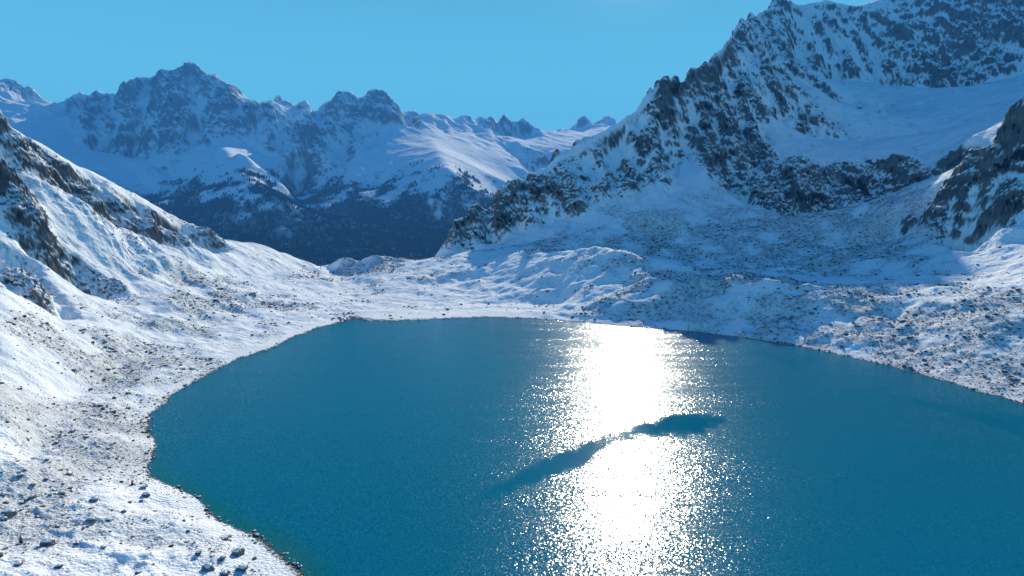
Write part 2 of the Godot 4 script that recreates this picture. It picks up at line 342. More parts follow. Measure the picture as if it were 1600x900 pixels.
var near_field := Field.new()
var far_field := Field.new()
var shore_line := PackedVector2Array()
var n_warp := noise(11, 90, 2)
var n_crag := noise(12, 75, 4, true)
var n_facet := noise(13, 21, 3, true)
var n_bump := noise(14, 38, 3)
var n_lump := noise(47, 9, 2)
var n_hummock := noise(20, 75, 3)
var n_block := noise(41, 95, 5)
var n_rib := noise(46, 70, 4, true)
var n_crack := noise(42, 9, 2, true)
var n_cell := cellular(43, 14)
var n_block_far := noise(44, 330, 5)
var n_crack_far := noise(45, 90, 3, true)
var n_small := noise(15, 8, 2)
var n_speck := noise(16, 3.2, 1)
var n_grit := noise(19, 1.3, 2)
var n_patch := noise(17, 60, 3)
var n_tone := noise(18, 30, 3)
var n_far_crag := noise(21, 420, 5, true)
var n_far_small := noise(22, 70, 3, true)
var n_far_patch := noise(23, 260, 4)
var n_far_speck := noise(24, 22, 2)


func prepare(which: int) -> void:
	if which == 0:
		var f := near_field
		f.x0 = -1008.0
		f.d0 = -180.0
		f.cell = 6.0
		f.nx = 545
		f.nd = 481
		f.spread(LINES_N, shore_line)
		f.find_rock(0.62, 1.0, 3)
		f.cliff = f.blots(CLIFFS)
		f.rubble = f.blots(RUBBLE)
		f.rib(RIB_A, 34, 14, n_bump)
		f.rib(RIB_B, 26, 13, n_bump)
		f.rib(RIB_C, 24, 12, n_bump)
		for n in f.rock.size():
			f.rock[n] = maxf(f.rock[n], smoothstep(0.3, 0.8, f.cliff[n]))
		f.roughen(noise(31, 210, 5), 46.0, 5.0)
		f.ridge(noise(51, 85, 4, true), 0.93, 0.36, 0.22, 23.0, -150.0, 3000.0)
		f.ridge(noise(52, 50, 4, true), 0.58, 0.81, 0.25, 7.0, -3000.0, -150.0)
		f.gully(7, 0.022)
		f.find_ribs(0.9)
	else:
		var f := far_field
		f.x0 = -6400.0
		f.d0 = 1200.0
		f.cell = 40.0
		f.nx = 225
		f.nd = 209
		f.spread(LINES_F, PackedVector2Array())
		f.find_rock(0.36, 0.66, 2)
		f.rubble = f.blots(SNOWFIELDS)
		var crest := f.blots(CRESTS)
		for n in crest.size():
			f.rock[n] = maxf(f.rock[n], minf(crest[n], 0.7))
		for n in f.rock.size():
			f.rock[n] *= 1.0 - clampf(f.rubble[n] * 1.5, 0.0, 1.0)
		f.roughen(noise(32, 900, 5), 110.0, 14.0)
		f.roughen(noise(33, 170, 3), 45.0, 0.0)
		f.ridge(noise(53, 420, 4, true), 0.98, 0.2, 0.2, 150.0, -9000.0, 9000.0)
		f.gully(8, 0.03)
		f.roughen(noise(34, 110, 3), 40.0, 0.0)
		f.find_ribs(0.9)


# ---------------------------------------------------------------- fine surfaces
func near_height(x: float, d: float) -> float:
	var h := near_field.height(x, d)
	var r := near_field.rockiness(x, d)
	var fine := smoothstep(0.1, 3.0, absf(h))
	var w := n_warp.get_noise_2d(x, d) * 14.0
	var add := (1.0 - r) * (n_hummock.get_noise_2d(x, d) * (1.6 + 3.6 * clampf(near_field.sample(near_field.rubble, x, d), 0.0, 1.0)) * smoothstep(330.0, 600.0, d) * smoothstep(0.5, 9.0, h) + maxf(0.0, n_lump.get_noise_2d(x, d) + n_warp.get_noise_2d(x * 2.0, d * 2.0) * 0.5 - 0.1) * 0.85 * smoothstep(300.0, 240.0, d) * smoothstep(1.5, 4.0, h) + n_bump.get_noise_2d(x, d) * 1.6 + n_small.get_noise_2d(x, d) * 0.25) * fine
	if r > 0.02:
		add += r * ((n_crag.get_noise_2d(x + w, d + w) - 0.2) * 6.0 + (n_facet.get_noise_2d(x, d + w) - 0.2) * 1.5)
		var t := (h + add + x * 0.22 + w * 0.6) / 17.0
		var f := t - floorf(t)
		add += r * (smoothstep(0.25, 0.75, f) - f) * 9.0 * clampf(n_patch.get_noise_2d(d, x) * 1.5 + 0.2, 0.0, 0.7)
	return h + add


func far_height(x: float, d: float) -> float:
	var h := far_field.height(x, d)
	var r := far_field.rockiness(x, d)
	return h + (0.25 + 0.75 * r) * (1.0 - 0.6 * clampf(far_field.sample(far_field.rubble, x, d), 0.0, 1.0)) * ((n_far_crag.get_noise_2d(x, d) - 0.2) * 30.0 + (n_far_small.get_noise_2d(x, d) - 0.2) * 8.0)


const SNOW := Color(0.87, 0.88, 0.89)


func near_color(p: Vector3, n: Vector3) -> Color:
	var d := -p.z
	var r := near_field.rockiness(p.x, d)
	# snow clings in streaks that run down the face
	var q := Vector3(p.x * 0.93 + d * 0.36, p.y * 0.5, (d * 0.93 - p.x * 0.36) * 0.5) if p.x > -150.0 else Vector3(p.x * 0.58 + d * 0.81, p.y * 0.6, (d * 0.58 - p.x * 0.81) * 0.6)
	q = p.lerp(q, smoothstep(0.1, 0.4, r))
	var patch := n_patch.get_noise_3dv(q)
	var small := n_small.get_noise_3dv(q)
	var speck := n_speck.get_noise_3dv(q)
	var tone := n_tone.get_noise_3d(p.x * 0.7, p.y * 1.6, d * 0.7)
	var stone := Color(0.075, 0.073, 0.07).lerp(Color(0.18, 0.165, 0.147), clampf(0.4 + tone * 1.0 + small * 0.5 + speck * 0.25, 0.0, 1.0))
	var cliff := clampf(near_field.sample(near_field.cliff, p.x, d), -1.0, 1.0)
	var rubble := clampf(near_field.sample(near_field.rubble, p.x, d), 0.0, 1.0)
	var bare := smoothstep(0.465, 0.335, n.y - cliff * 0.20 + patch * 0.16 + small * 0.10 + speck * 0.08) * smoothstep(0.05, 0.4, r)
	# scree and turf that the thin snow does not hide
	var thin := smoothstep(0.0, 0.9, patch * 0.9 + n_tone.get_noise_2d(p.x * 0.5, d * 0.5) * 0.5 + rubble * 0.85) * (1.0 - smoothstep(0.3, 0.9, r) * 0.4)
	if d < 420.0:
		speck = lerpf(n_grit.get_noise_2d(p.x, d), speck, smoothstep(250.0, 420.0, d))
		small *= smoothstep(150.0, 420.0, d)
	bare = maxf(bare, smoothstep(0.0, 0.6, speck * 0.8 + small * 0.6 + thin * 0.75 - 0.75) * 0.8)
	bare = maxf(bare, thin * thin * (0.12 + 0.28 * rubble) * (0.7 + 0.6 * small))
	if p.y < 0.9 and p.x > -215.0 and d < 690.0:
		var wet := smoothstep(0.30, 0.08, p.y + small * 0.25 + speck * 0.15)
		bare = maxf(bare, wet)
		stone = stone.lerp(Color(0.045, 0.042, 0.04), wet)
	return SNOW.lerp(stone, clampf(bare, 0.0, 1.0))


func far_color(p: Vector3, n: Vector3) -> Color:
	var patch := n_far_patch.get_noise_3dv(p)
	var speck := n_far_speck.get_noise_3dv(p)
	var mid := n_patch.get_noise_3dv(p)
	var stone := Color(0.07, 0.068, 0.066).lerp(Color(0.16, 0.145, 0.13), clampf(0.5 + patch + speck * 0.4, 0.0, 1.0))
	var bare := smoothstep(0.62, 0.42, n.y - clampf(far_field.sample(far_field.cliff, p.x, -p.z), -1.0, 1.0) * 0.2 + patch * 0.2 + mid * 0.16 + speck * 0.12) * 0.9
	var wood := smoothstep(300.0, 90.0, p.y + patch * 320.0 + mid * 120.0) * smoothstep(-0.95, -0.15, speck)
	return SNOW.lerp(stone, bare).lerp(Color(0.035, 0.045, 0.04), wood * 0.8)


class Fan:
	# a sheet of ground whose cells grow with distance
	var far := false
	var stop := 0.0
	var az0 := 0.0
	var az1 := 0.0
	var cols := 0
	var dist0 := 0.0
	var ratio := 1.0
	var rows := 0
	var bands: Array = []
	var pos := PackedVector3Array()
	var nor := PackedVector3Array()
	var col := PackedColorArray()


const BAND := 24


func fan(far: bool, az0: float, az1: float, cols: int, dist0: float, dist1: float, ratio: float) -> Fan:
	var f := Fan.new()
	f.far = far
	f.az0 = tan(deg_to_rad(az0))
	f.az1 = tan(deg_to_rad(az1))
	f.cols = cols
	f.dist0 = dist0
	f.ratio = ratio
	f.rows = int(log(dist1 / dist0) / log(ratio)) + 1
	f.bands.resize((f.rows + BAND - 1) / BAND)
	return f


func fan_points(b: int, f: Fan) -> void:
	var out := PackedVector3Array()
	for row in range(b * BAND, mini((b + 1) * BAND, f.rows)):
		var d := f.dist0 * pow(f.ratio, row)
		for c in f.cols:
			var x := d * lerpf(f.az0, f.az1, float(c) / (f.cols - 1))
			out.append(Vector3(x, far_height(x, d) if f.far else near_height(x, d), -d))
	f.bands[b] = out


func fan_carve(b: int, f: Fan) -> void:
	# blocks, ledges and cracks: rock is pushed in and out along its own face
	var out := PackedVector3Array()
	var cols := f.cols
	for row in range(b * BAND, mini((b + 1) * BAND, f.rows)):
		var up := mini(row + 1, f.rows - 1) * cols
		var down := maxi(row - 1, 0) * cols
		for c in cols:
			var p := f.pos[row * cols + c]
			var r := far_field.rockiness(p.x, -p.z) if f.far else near_field.rockiness(p.x, -p.z)
			if r > 0.03:
				var n := (f.pos[row * cols + mini(c + 1, cols - 1)] - f.pos[row * cols + maxi(c - 1, 0)]).cross(f.pos[up + c] - f.pos[down + c]).normalized()
				if n.y < 0:
					n = -n
				var q := Vector3(p.x + p.y * 0.35, p.y * 1.7 - p.x * 0.3, p.z)
				if f.far:
					r *= 0.2 + 0.8 * smoothstep(-0.35, 0.35, far_field.sample(far_field.cliff, p.x, -p.z))
					p += n * r * (n_block_far.get_noise_3dv(q) * 26.0 + n_crack_far.get_noise_3dv(q) * 16.0)
				else:
					var k := maxf(smoothstep(750.0, 1100.0, -p.z), smoothstep(380.0, 440.0, p.x) * 0.55)
					r *= 0.15 + 0.85 * smoothstep(-0.4, 0.35, near_field.sample(near_field.cliff, p.x, -p.z))
					var big := n_block.get_noise_3dv(q * (1.8 - 0.8 * k)) * (7.0 + 17.0 * k)
					p += n * r * (big * 0.22 + (n_rib.get_noise_3d(q.x, q.y * 0.45, q.z) - 0.2) * (2.5 + 3.0 * k) + n_cell.get_noise_3dv(q) * 1.0 + (n_crack.get_noise_3dv(q) - 0.3) * (1.6 + 1.0 * k))
			out.append(p)
	f.bands[b] = out


func fan_skin(b: int, f: Fan) -> void:
	var normals := PackedVector3Array()
	var colors := PackedColorArray()
	var cols := f.cols
	for row in range(b * BAND, mini((b + 1) * BAND, f.rows)):
		var up := mini(row + 1, f.rows - 1) * cols
		var down := maxi(row - 1, 0) * cols
		for c in cols:
			var a := f.pos[row * cols + mini(c + 1, cols - 1)] - f.pos[row * cols + maxi(c - 1, 0)]
			var e := f.pos[up + c] - f.pos[down + c]
			var n := a.cross(e).normalized()
			if n.y < 0:
				n = -n
			normals.append(n)
			var p := f.pos[row * cols + c]
			colors.append(far_color(p, n) if f.far else near_color(p, n))
	f.bands[b] = [normals, colors]


func grow(f: Fan) -> void:
	run_all(fan_points.bind(f), f.bands.size())
	for b in f.bands:
		f.pos.append_array(b)
	run_all(fan_carve.bind(f), f.bands.size())
	f.pos = PackedVector3Array()
	for b in f.bands:
		f.pos.append_array(b)
	run_all(fan_skin.bind(f), f.bands.size())
	for b in f.bands:
		f.nor.append_array(b[0])
		f.col.append_array(b[1])


func run_all(what: Callable, count: int) -> void:
	WorkerThreadPool.wait_for_group_task_completion(WorkerThreadPool.add_group_task(what, count, -1, true))


func region(f: Fan, p: Vector3) -> int:
	if f.far:
		return 0
	var d := -p.z
	if p.x < -150.0 and d < 1005.0 and p.x < -150.0 - (d - 640.0) * 0.35 or p.x < 0.0 and d < 260.0:
		return 0
	if p.x > 440.0 and d > 560.0 and d < 1125.0 and p.x > 440 + (d - 700) * 0.35:
		return 2
	if d > 1060.0:
		return 3
	return 1


func lay(f: Fan, names: Array, labels: Array, mat: Material) -> void:
	var lists: Array = []
	for n in names:
		lists.append(PackedInt32Array())
	var cols := f.cols
	for row in f.rows - 1:
		for c in cols - 1:
			var a := row * cols + c
			var p := f.pos[a]
			if not f.far and p.y < -2.5 and f.pos[a + cols + 1].y < -2.5 and p.x > -260 and -p.z < 700:
				continue
			if f.stop > 0.0 and -p.z > 431.0 and -p.z < 1007.0 and p.x < p.z * 0.347:
				continue
			if f.stop > 0.0 and -p.z > 561.0 and -p.z < 998.0 and p.x > p.z * -0.446:
				continue
			if f.stop > 0.0 and -p.z > f.stop and p.x > f.pos[a].z * 0.2:
				continue
			var quad := PackedInt32Array([a, a + cols, a + 1, a + 1, a + cols, a + cols + 1])
			lists[mini(region(f, p), names.size() - 1)].append_array(quad)
	for k in names.size():
		if lists[k].is_empty():
			continue
		var index: PackedInt32Array = lists[k]
		var put := PackedInt32Array()
		put.resize(f.pos.size())
		put.fill(-1)
		var pos := PackedVector3Array()
		var nor := PackedVector3Array()
		var col := PackedColorArray()
		for i in index.size():
			var v := index[i]
			if put[v] < 0:
				put[v] = pos.size()
				pos.append(f.pos[v])
				nor.append(f.nor[v])
				col.append(f.col[v])
			index[i] = put[v]
		var arrays := []
		arrays.resize(Mesh.ARRAY_MAX)
		arrays[Mesh.ARRAY_VERTEX] = pos
		arrays[Mesh.ARRAY_NORMAL] = nor
		arrays[Mesh.ARRAY_COLOR] = col
		arrays[Mesh.ARRAY_INDEX] = index
		var m := ArrayMesh.new()
		m.add_surface_from_arrays(Mesh.PRIMITIVE_TRIANGLES, arrays)
		var o := MeshInstance3D.new()
		o.name = names[k]
		o.mesh = m
		o.material_override = mat
		o.set_meta("kind", "structure")
		o.set_meta("label", labels[k])
		add_child(o, true)


# ---------------------------------------------------------------- water
const LAKE := Rect2(-200, -170, 560, 830)
const RIPPLE := 2048
var ripple_rows: Array = []


func calm(x: float, d: float) -> float:
	# a slick where no wind ruffles the lake
	# and sheltered water along the right shore
	var along := (470.0 - d) / 190.0
	var lee := smoothstep(22.0, 6.0, absf(x - (188.0 + 52.0 * along) + 10.0 * n_warp.get_noise_2d(x * 0.5, d * 0.5))) * smoothstep(-0.25, 0.1, along) * smoothstep(1.5, 1.0, along)
	lee *= smoothstep(-0.25, 0.2, n_patch.get_noise_2d(x * 0.6, d * 0.25))
	if lee > 0.0:
		return lee
	var u := (x - 24.0) / 64.0
	var mid := 268.0 + 62.0 * u - 14.0 * u * u + 5.0 * n_warp.get_noise_2d(x * 1.5, 50.0)
	var wide := 9.5 + 2.0 * sin(u * 5.0 - 2.0) + 5.0 * n_warp.get_noise_2d(x * 1.2, 900.0)
	var ends := smoothstep(-0.75, 0.1, u) * smoothstep(1.35, 0.9, u)
	wide *= ends
	var inside := smoothstep(0.0, 0.35, ends) * smoothstep(wide + 7.0, wide - 5.0, absf(d - mid) + 4.0 * n_small.get_noise_2d(x * 0.8, d * 0.5))
	return inside * (1.0 - 0.17 * exp(-pow((u - 0.27) / 0.17, 2.0)))


func ripple_band(b: int) -> void:
	var out := PackedByteArray()
	var rng := RandomNumberGenerator.new()
	rng.seed = 500 + b
	var rows := RIPPLE / 32
	out.resize(rows * RIPPLE * 3)
	var at := 0
	for j in range(b * rows, (b + 1) * rows):
		var d: float = LAKE.position.y + LAKE.size.y * (1.0 - (j + 0.5) / RIPPLE)
		for i in RIPPLE:
			var x: float = LAKE.position.x + LAKE.size.x * (i + 0.5) / RIPPLE
			var s := 0.0
			if d > 120.0:
				s = (0.097 - 0.091 * calm(x, d)) * (0.95 + 0.4 * n_patch.get_noise_2d(x * 0.4, d * 2.5))
			else:
				s = 0.1
			# small facets: three draws make a bell curve, riding on wavelets a few metres long
			var across := 1.7 * (rng.randf() + rng.randf() + rng.randf() - 1.5) + 0.3 * n_speck.get_noise_2d(x * 2.4, d * 1.6)
			var along := 1.7 * (rng.randf() + rng.randf() + rng.randf() - 1.5) + 0.3 * n_speck.get_noise_2d(x * 2.4 + 900.0, d * 1.6)
			out[at] = int(clampf(127.5 + 127.5 * s * across, 0, 255))
			out[at + 1] = int(clampf(127.5 + 127.5 * s * along, 0, 255))
			out[at + 2] = 255
			at += 3
	ripple_rows[b] = out


func build_lake() -> void:
	ripple_rows.resize(32)
	run_all(ripple_band, 32)
	var bytes := PackedByteArray()
	for r in ripple_rows:
		bytes.append_array(r)
	var im := Image.create_from_data(RIPPLE, RIPPLE, false, Image.FORMAT_RGB8, bytes)
	var m := StandardMaterial3D.new()
	m.vertex_color_use_as_albedo = true
	m.roughness = 1.0
	var rough := Image.create_empty(512, 512, false, Image.FORMAT_L8)
	for j in 512:
		for i in 512:
			var gloss := calm(LAKE.position.x + LAKE.size.x * (i + 0.5) / 512.0, LAKE.position.y + LAKE.size.y * (1.0 - (j + 0.5) / 512.0))
			rough.set_pixel(i, j, Color.WHITE * lerpf(0.16, 0.045, gloss))
	m.roughness_texture = ImageTexture.create_from_image(rough)
	m.metallic_specular = 0.17
	m.normal_enabled = true
	m.normal_texture = ImageTexture.create_from_image(im)
	m.texture_repeat = false
	var st := SurfaceTool.new()
	st.begin(Mesh.PRIMITIVE_TRIANGLES)
	var step := 5.0
	var w := int(LAKE.size.x / step)
	var l := int(LAKE.size.y / step)
	for j in l + 1:
		for i in w + 1:
			var x := LAKE.position.x + i * step
			var d := LAKE.position.y + j * step
			var depth := -near_field.height(x, d)
			var deep := Color(0.0, 0.140, 0.218)
			var c := Color(0.008, 0.135, 0.15).lerp(deep, maxf(smoothstep(0.3, 4.5, depth), smoothstep(215.0, 300.0, d) * 0.75))
			st.set_color(c)
			st.set_normal(Vector3.UP)
			st.set_uv(Vector2(float(i) / w, 1.0 - float(j) / l))
			st.add_vertex(Vector3(x, 0.0, -d))
	for j in l:
		for i in w:
			var x := LAKE.position.x + (i + 0.5) * step
			var d := LAKE.position.y + (j + 0.5) * step
			if near_field.height(x, d) > 2.5:
				continue
			var a := j * (w + 1) + i
			for k in [a, a + w + 1, a + 1, a + 1, a + w + 1, a + w + 2]:
				st.add_index(k)
	st.generate_tangents()
	var o := MeshInstance3D.new()
	o.name = "lake_water"
	o.mesh = st.commit()
	o.material_override = m
	o.set_meta("kind", "structure")
	o.set_meta("label", "turquoise lake with sun glitter across its rippled surface")
	add_child(o, true)


# ---------------------------------------------------------------- stones, trees
func ball(rounds: int) -> Array:
	# an icosahedron split so often: [points, triangles]
	var g := (1.0 + sqrt(5.0)) / 2.0
	var pts: Array = []
	for p in [Vector3(-1, g, 0), Vector3(1, g, 0), Vector3(-1, -g, 0), Vector3(1, -g, 0), Vector3(0, -1, g), Vector3(0, 1, g), Vector3(0, -1, -g), Vector3(0, 1, -g), Vector3(g, 0, -1), Vector3(g, 0, 1), Vector3(-g, 0, -1), Vector3(-g, 0, 1)]:
		pts.append(p.normalized())
	var tri := [0, 11, 5, 0, 5, 1, 0, 1, 7, 0, 7, 10, 0, 10, 11, 1, 5, 9, 5, 11, 4, 11, 10, 2, 10, 7, 6, 7, 1, 8, 3, 9, 4, 3, 4, 2, 3, 2, 6, 3, 6, 8, 3, 8, 9, 4, 9, 5, 2, 4, 11, 6, 2, 10, 8, 6, 7, 9, 8, 1]
	for r in rounds:
		var mids := {}
		var next := []
		for k in range(0, tri.size(), 3):
			var m := []
			for e in [[0, 1], [1, 2], [2, 0]]:
				var a: int = tri[k + e[0]]
				var b: int = tri[k + e[1]]
				var key := mini(a, b) * 100000 + maxi(a, b)
				if not mids.has(key):
					mids[key] = pts.size()
					pts.append((pts[a] + pts[b]).normalized())
				m.append(mids[key])
			next.append_array([tri[k], m[0], m[2], tri[k + 1], m[1], m[0], tri[k + 2], m[2], m[1], m[0], m[1], m[2]])
		tri = next
	return [pts, tri]


func stone_points(pts: Array, rng: RandomNumberGenerator, squash: float) -> Array:
	# flat broken faces: the ball is cut by a few planes, then made uneven
	var cuts := []
	for k in 9:
		cuts.append([Vector3(rng.randf_range(-1, 1), rng.randf_range(-0.8, 1), rng.randf_range(-1, 1)).normalized(), rng.randf_range(0.55, 0.85)])
	var n := noise(rng.randi() % 1000, 0.7, 2)
	var stretch := Vector3(rng.randf_range(0.85, 1.3), squash * rng.randf_range(0.8, 1.2), rng.randf_range(0.75, 1.1))
	var out := []
	for p in pts:
		var q: Vector3 = p
		for c in cuts:
			var over: float = q.dot(c[0]) - c[1]
			if over > 0:
				q -= c[0] * over * 0.9
		out.append(q * (1.0 + 0.14 * n.get_noise_3dv(p)) * stretch)
	return out


func stone_mesh(pts: Array, tri: Array, tone: Color, snowy: float) -> ArrayMesh:
	var st := SurfaceTool.new()
	st.begin(Mesh.PRIMITIVE_TRIANGLES)
	st.set_smooth_group(-1)
	var n := noise(77, 0.5, 2)
	for k in range(0, tri.size(), 3):
		var a: Vector3 = pts[tri[k]]
		var b: Vector3 = pts[tri[k + 1]]
		var c: Vector3 = pts[tri[k + 2]]
		var up := (b - a).cross(c - a).normalized().y
		var mid := (a + b + c) / 3.0
		var col := tone * (1.0 + 0.5 * n.get_noise_3dv(mid))
		if absf(up) > 1.0 - snowy + 0.3 * n.get_noise_3dv(mid * 2.0) and mid.y > 0.0:
			col = SNOW
		for p in [a, c, b]:
			st.set_color(col)
			st.add_vertex(p)
	st.generate_normals()
	return st.commit()


func thin_here(x: float, d: float) -> float:
	var p := Vector3(x, near_field.height(x, d), -d)
	return smoothstep(0.0, 0.9, n_patch.get_noise_3dv(p) * 0.9 + n_tone.get_noise_2d(x * 0.5, d * 0.5) * 0.5 + clampf(near_field.sample(near_field.rubble, x, d), 0, 1) * 0.85)


func stuff(called: String, label: String, m: Mesh, where: Array[Transform3D], mat: Material) -> void:
	var mm := MultiMesh.new()
	mm.transform_format = MultiMesh.TRANSFORM_3D
	mm.mesh = m
	mm.instance_count = where.size()
	for k in where.size():
		mm.set_instance_transform(k, where[k])
	var o := MultiMeshInstance3D.new()
	o.name = called
	o.multimesh = mm
	o.material_override = mat
	o.set_meta("kind", "stuff")
	o.set_meta("label", label)
	add_child(o, true)


func scatter_zone(z: int) -> void:
	# x range, d range, tries, smallest and largest stone, how readily it lies on plain snow
	var zones := [
		[-210.0, -40.0, 110.0, 330.0, 20000, 0.13, 1.0, 0.10],
		[-470.0, -150.0, 300.0, 900.0, 42000, 0.25, 1.4, 0.03],
		[-290.0, 230.0, 600.0, 1015.0, 30000, 0.36, 1.9, 0.03],
		[190.0, 560.0, 320.0, 1010.0, 46000, 0.32, 1.9, 0.03],
	]
	var q: Array = zones[z]
	var rng := RandomNumberGenerator.new()
	rng.seed = 900 + z
	var out: Array[Transform3D] = []
	for k in q[4]:
		var x := rng.randf_range(q[0], q[1])
		var d := rng.randf_range(q[2], q[3])
		var chance := rng.randf()
		var big := rng.randf()
		var turn := rng.randf() * TAU
		var lean := rng.randf_range(-0.3, 0.3)
		if chance > q[7] + pow(thin_here(x, d), 1.6) * 0.8 or near_field.rockiness(x, d) > 0.7:
			continue
		var y := near_height(x, d)
		if y < 0.15:
			continue
		var s: float = q[5] * pow(maxf(big, 0.012), -0.42)
		s = minf(s, q[6])
		out.append(Transform3D(Basis(Vector3.UP, turn) * Basis(Vector3.RIGHT, lean) * Basis.from_scale(Vector3.ONE * s), Vector3(x, y + s * 0.12, -d)))
	scattered[z] = out


var scattered: Array = [[], [], [], []]


func build_stones(mat: Material) -> void:
	run_all(scatter_zone, 4)
	var b := ball(1)
	var rng := RandomNumberGenerator.new()
	rng.seed = 4
	var all: Array[Transform3D] = []
	for z in scattered:
		all.append_array(z)
	for v in 5:
		var m := stone_mesh(stone_points(b[0], rng, 0.62), b[1], [Color(0.13, 0.12, 0.105), Color(0.10, 0.095, 0.09), Color(0.16, 0.14, 0.115), Color(0.085, 0.08, 0.08), Color(0.12, 0.1, 0.085)][v], 0.14)
		var part: Array[Transform3D] = []
		for k in range(v, all.size(), 5):
			part.append(all[k])
		stuff("scree_stones", "dark scree stones poking through the thin snow around the lake", m, part, mat)
	# wet stones at the water's edge
	var edge: Array[Transform3D] = []
	for s in SHORE.size() - 9:
		var p: Vector3 = SHORE[s]
		var q: Vector3 = SHORE[s + 1]
		var along := Vector2(q.x - p.x, q.z - p.z)
		for k in int(along.length() * 3.0):
			var t := rng.randf()
			var side := rng.randf_range(-3.5, 3.5)
			var sd := along.normalized().orthogonal() * side
			var x := lerpf(p.x, q.x, t) + sd.x
			var d := lerpf(p.z, q.z, t) + sd.y
			var y := near_height(x, d)
			if y > 0.7 or y < -0.5:
				continue
			var size := 0.22 * pow(maxf(rng.randf(), 0.02), -0.4)
			edge.append(Transform3D(Basis(Vector3.UP, rng.randf() * TAU) * Basis.from_scale(Vector3.ONE * size), Vector3(x, y + size * 0.2, -d)))
	stuff("shore_stones", "dark wet stones along the edge of the lake", stone_mesh(stone_points(b[0], rng, 0.7), b[1], Color(0.06, 0.056, 0.052), 0.06), edge, mat)


func lie(x: float, d: float) -> Vector3:
	return Vector3(x, near_height(x, d), -d)


func build_boulders(mat: Material) -> void:
	var b := ball(2)
	var rng := RandomNumberGenerator.new()
	rng.seed = 21
	var kinds: Array[MeshInstance3D] = []
	for v in 7:
		var pts := stone_points(b[0], rng, [0.75, 0.42, 0.8, 0.6, 0.95, 0.5, 0.66][v])
		var tone: Color = [Color(0.20, 0.165, 0.12), Color(0.15, 0.125, 0.1), Color(0.10, 0.095, 0.092), Color(0.19, 0.18, 0.16), Color(0.17, 0.155, 0.135), Color(0.12, 0.11, 0.1), Color(0.14, 0.13, 0.12)][v]
		var rock := MeshInstance3D.new()
		rock.mesh = stone_mesh(pts, b[1], tone, 0.0)
		rock.material_override = mat
		rock.name = "boulder"
		# the snow lying on top is a shell of its own that dips into the rock at its rim
		var cap := []
		var edge := noise(300 + v, 0.6, 2)
		for p in pts:
			var q: Vector3 = p
			var lift := smoothstep([0.42, 0.3, 0.55, 0.45, 0.5, 0.25, 0.2][v], 0.75, q.normalized().y + 0.35 * edge.get_noise_3dv(q) - q.x * 0.12)
			cap.append(q * (0.93 + 0.05 * lift) + Vector3.UP * 0.12 * lift)
		var snow := MeshInstance3D.new()
		snow.name = "snow_cap"
		var st := SurfaceTool.new()
		st.begin(Mesh.PRIMITIVE_TRIANGLES)
		for p in cap:
			st.set_color(SNOW)
			st.add_vertex(p)
		for k in range(0, b[1].size(), 3):
			for e in [0, 2, 1]:
				st.add_index(b[1][k + e])
		st.generate_normals()
		snow.mesh = st.commit()
		snow.material_override = mat
		rock.add_child(snow)
		kinds.append(rock)
	var known := [
		[-79.1, 185.9, 4.3, 1.0, 0, 0.4, "largest round brown boulder in the cluster near the lower left shore"],
		[-86.6, 195.0, 4.2, 0.7, 1, 1.2, "long flat brown slab boulder just behind the largest round boulder"],
		[-95.7, 189.9, 2.4, 0.8, 1, 2.0, "small dark slab alone in smooth snow left of the boulder cluster"],
		[-87.4, 179.4, 2.3, 1.0, 2, 0.9, "pointed dark boulder at the left end of the boulder cluster"],
		[-81.2, 180.2, 2.9, 1.1, 3, 2.6, "pale grey boulder leaning beside the largest round boulder"],
		[-81.9, 173.4, 3.4, 1.2, 4, 0.2, "upright pale boulder at the lower left of the boulder cluster"],
		[-77.5, 173.4, 3.6, 0.9, 5, 1.7, "snow covered boulder with dark underside at the bottom of the cluster"],
		[-74.5, 177.2, 4.4, 0.7, 6, 3.1, "low wide snow heaped boulder just below the largest round boulder"],
		[-125.5, 174.5, 4.8, 0.9, 6, 0.5, "widest brown boulder filled with snow in the lower left corner"],
		[-157.1, 200.9, 3.0, 0.9, 3, 4.0, "grey boulder at the left picture edge on clean snow"],
		[-161.2, 214.1, 3.1, 0.8, 5, 5.0, "dark low boulder below the rubble band at far left"],
		[-124.3, 221.0, 3.6, 0.8, 6, 0.1, "snow capped boulder with dark underside closest to the left bay"],
		[-129.2, 228.4, 3.2, 0.8, 1, 0.8, "ragged brown boulder right of the small conifer by the bay"],
		[-133.6, 207.9, 3.6, 0.7, 0, 2.2, "tan boulder with long blue shadow in the middle of the flat"],
		[-155.2, 211.6, 3.0, 0.7, 3, 1.0, "pale wedge boulder uphill of the grey edge boulder"],
		[-145.3, 214.3, 2.3, 0.7, 2, 0.3, "small blackish boulder at the back of the snowy flat"],
		[-147.5, 191.1, 3.6, 1.0, 4, 1.5, "large leaning grey boulder above a blue hollow near the left edge"],
		[-131.1, 186.7, 2.2, 0.8, 2, 2.9, "black low boulder at the end of the shaded snow ridge"],
		[-116.0, 164.6, 2.5, 0.9, 5, 0.6, "dark boulder with a drift on its left at the bottom edge"],
		[-124.0, 161.8, 3.0, 0.7, 1, 1.9, "brown slab boulder in a blue shadow at the bottom left"],
		[-97.6, 167.4, 1.9, 0.9, 2, 4.4, "lone dark boulder on smooth snow at the bottom edge"],
		[-113.0, 178.5, 2.6, 0.6, 3, 0.9, "pale flat boulder right of the widest snow filled boulder"],
		[-145.5, 185.9, 2.6, 0.8, 6, 2.4, "half buried grey boulder below the large leaning boulder"],
	]
	var used := {}
	for q in known:
		var o: MeshInstance3D = kinds[q[4]].duplicate()
		o.name = "boulder"
		var s: float = q[2] * 0.44
		o.transform = Transform3D(Basis(Vector3.UP, q[5]) * Basis.from_scale(Vector3(s, s * q[3], s)), lie(q[0], q[1]) + Vector3.UP * s * 0.22)
		o.set_meta("label", q[6])
		o.set_meta("category", "boulder")
		add_child(o, true)
	var made := 0
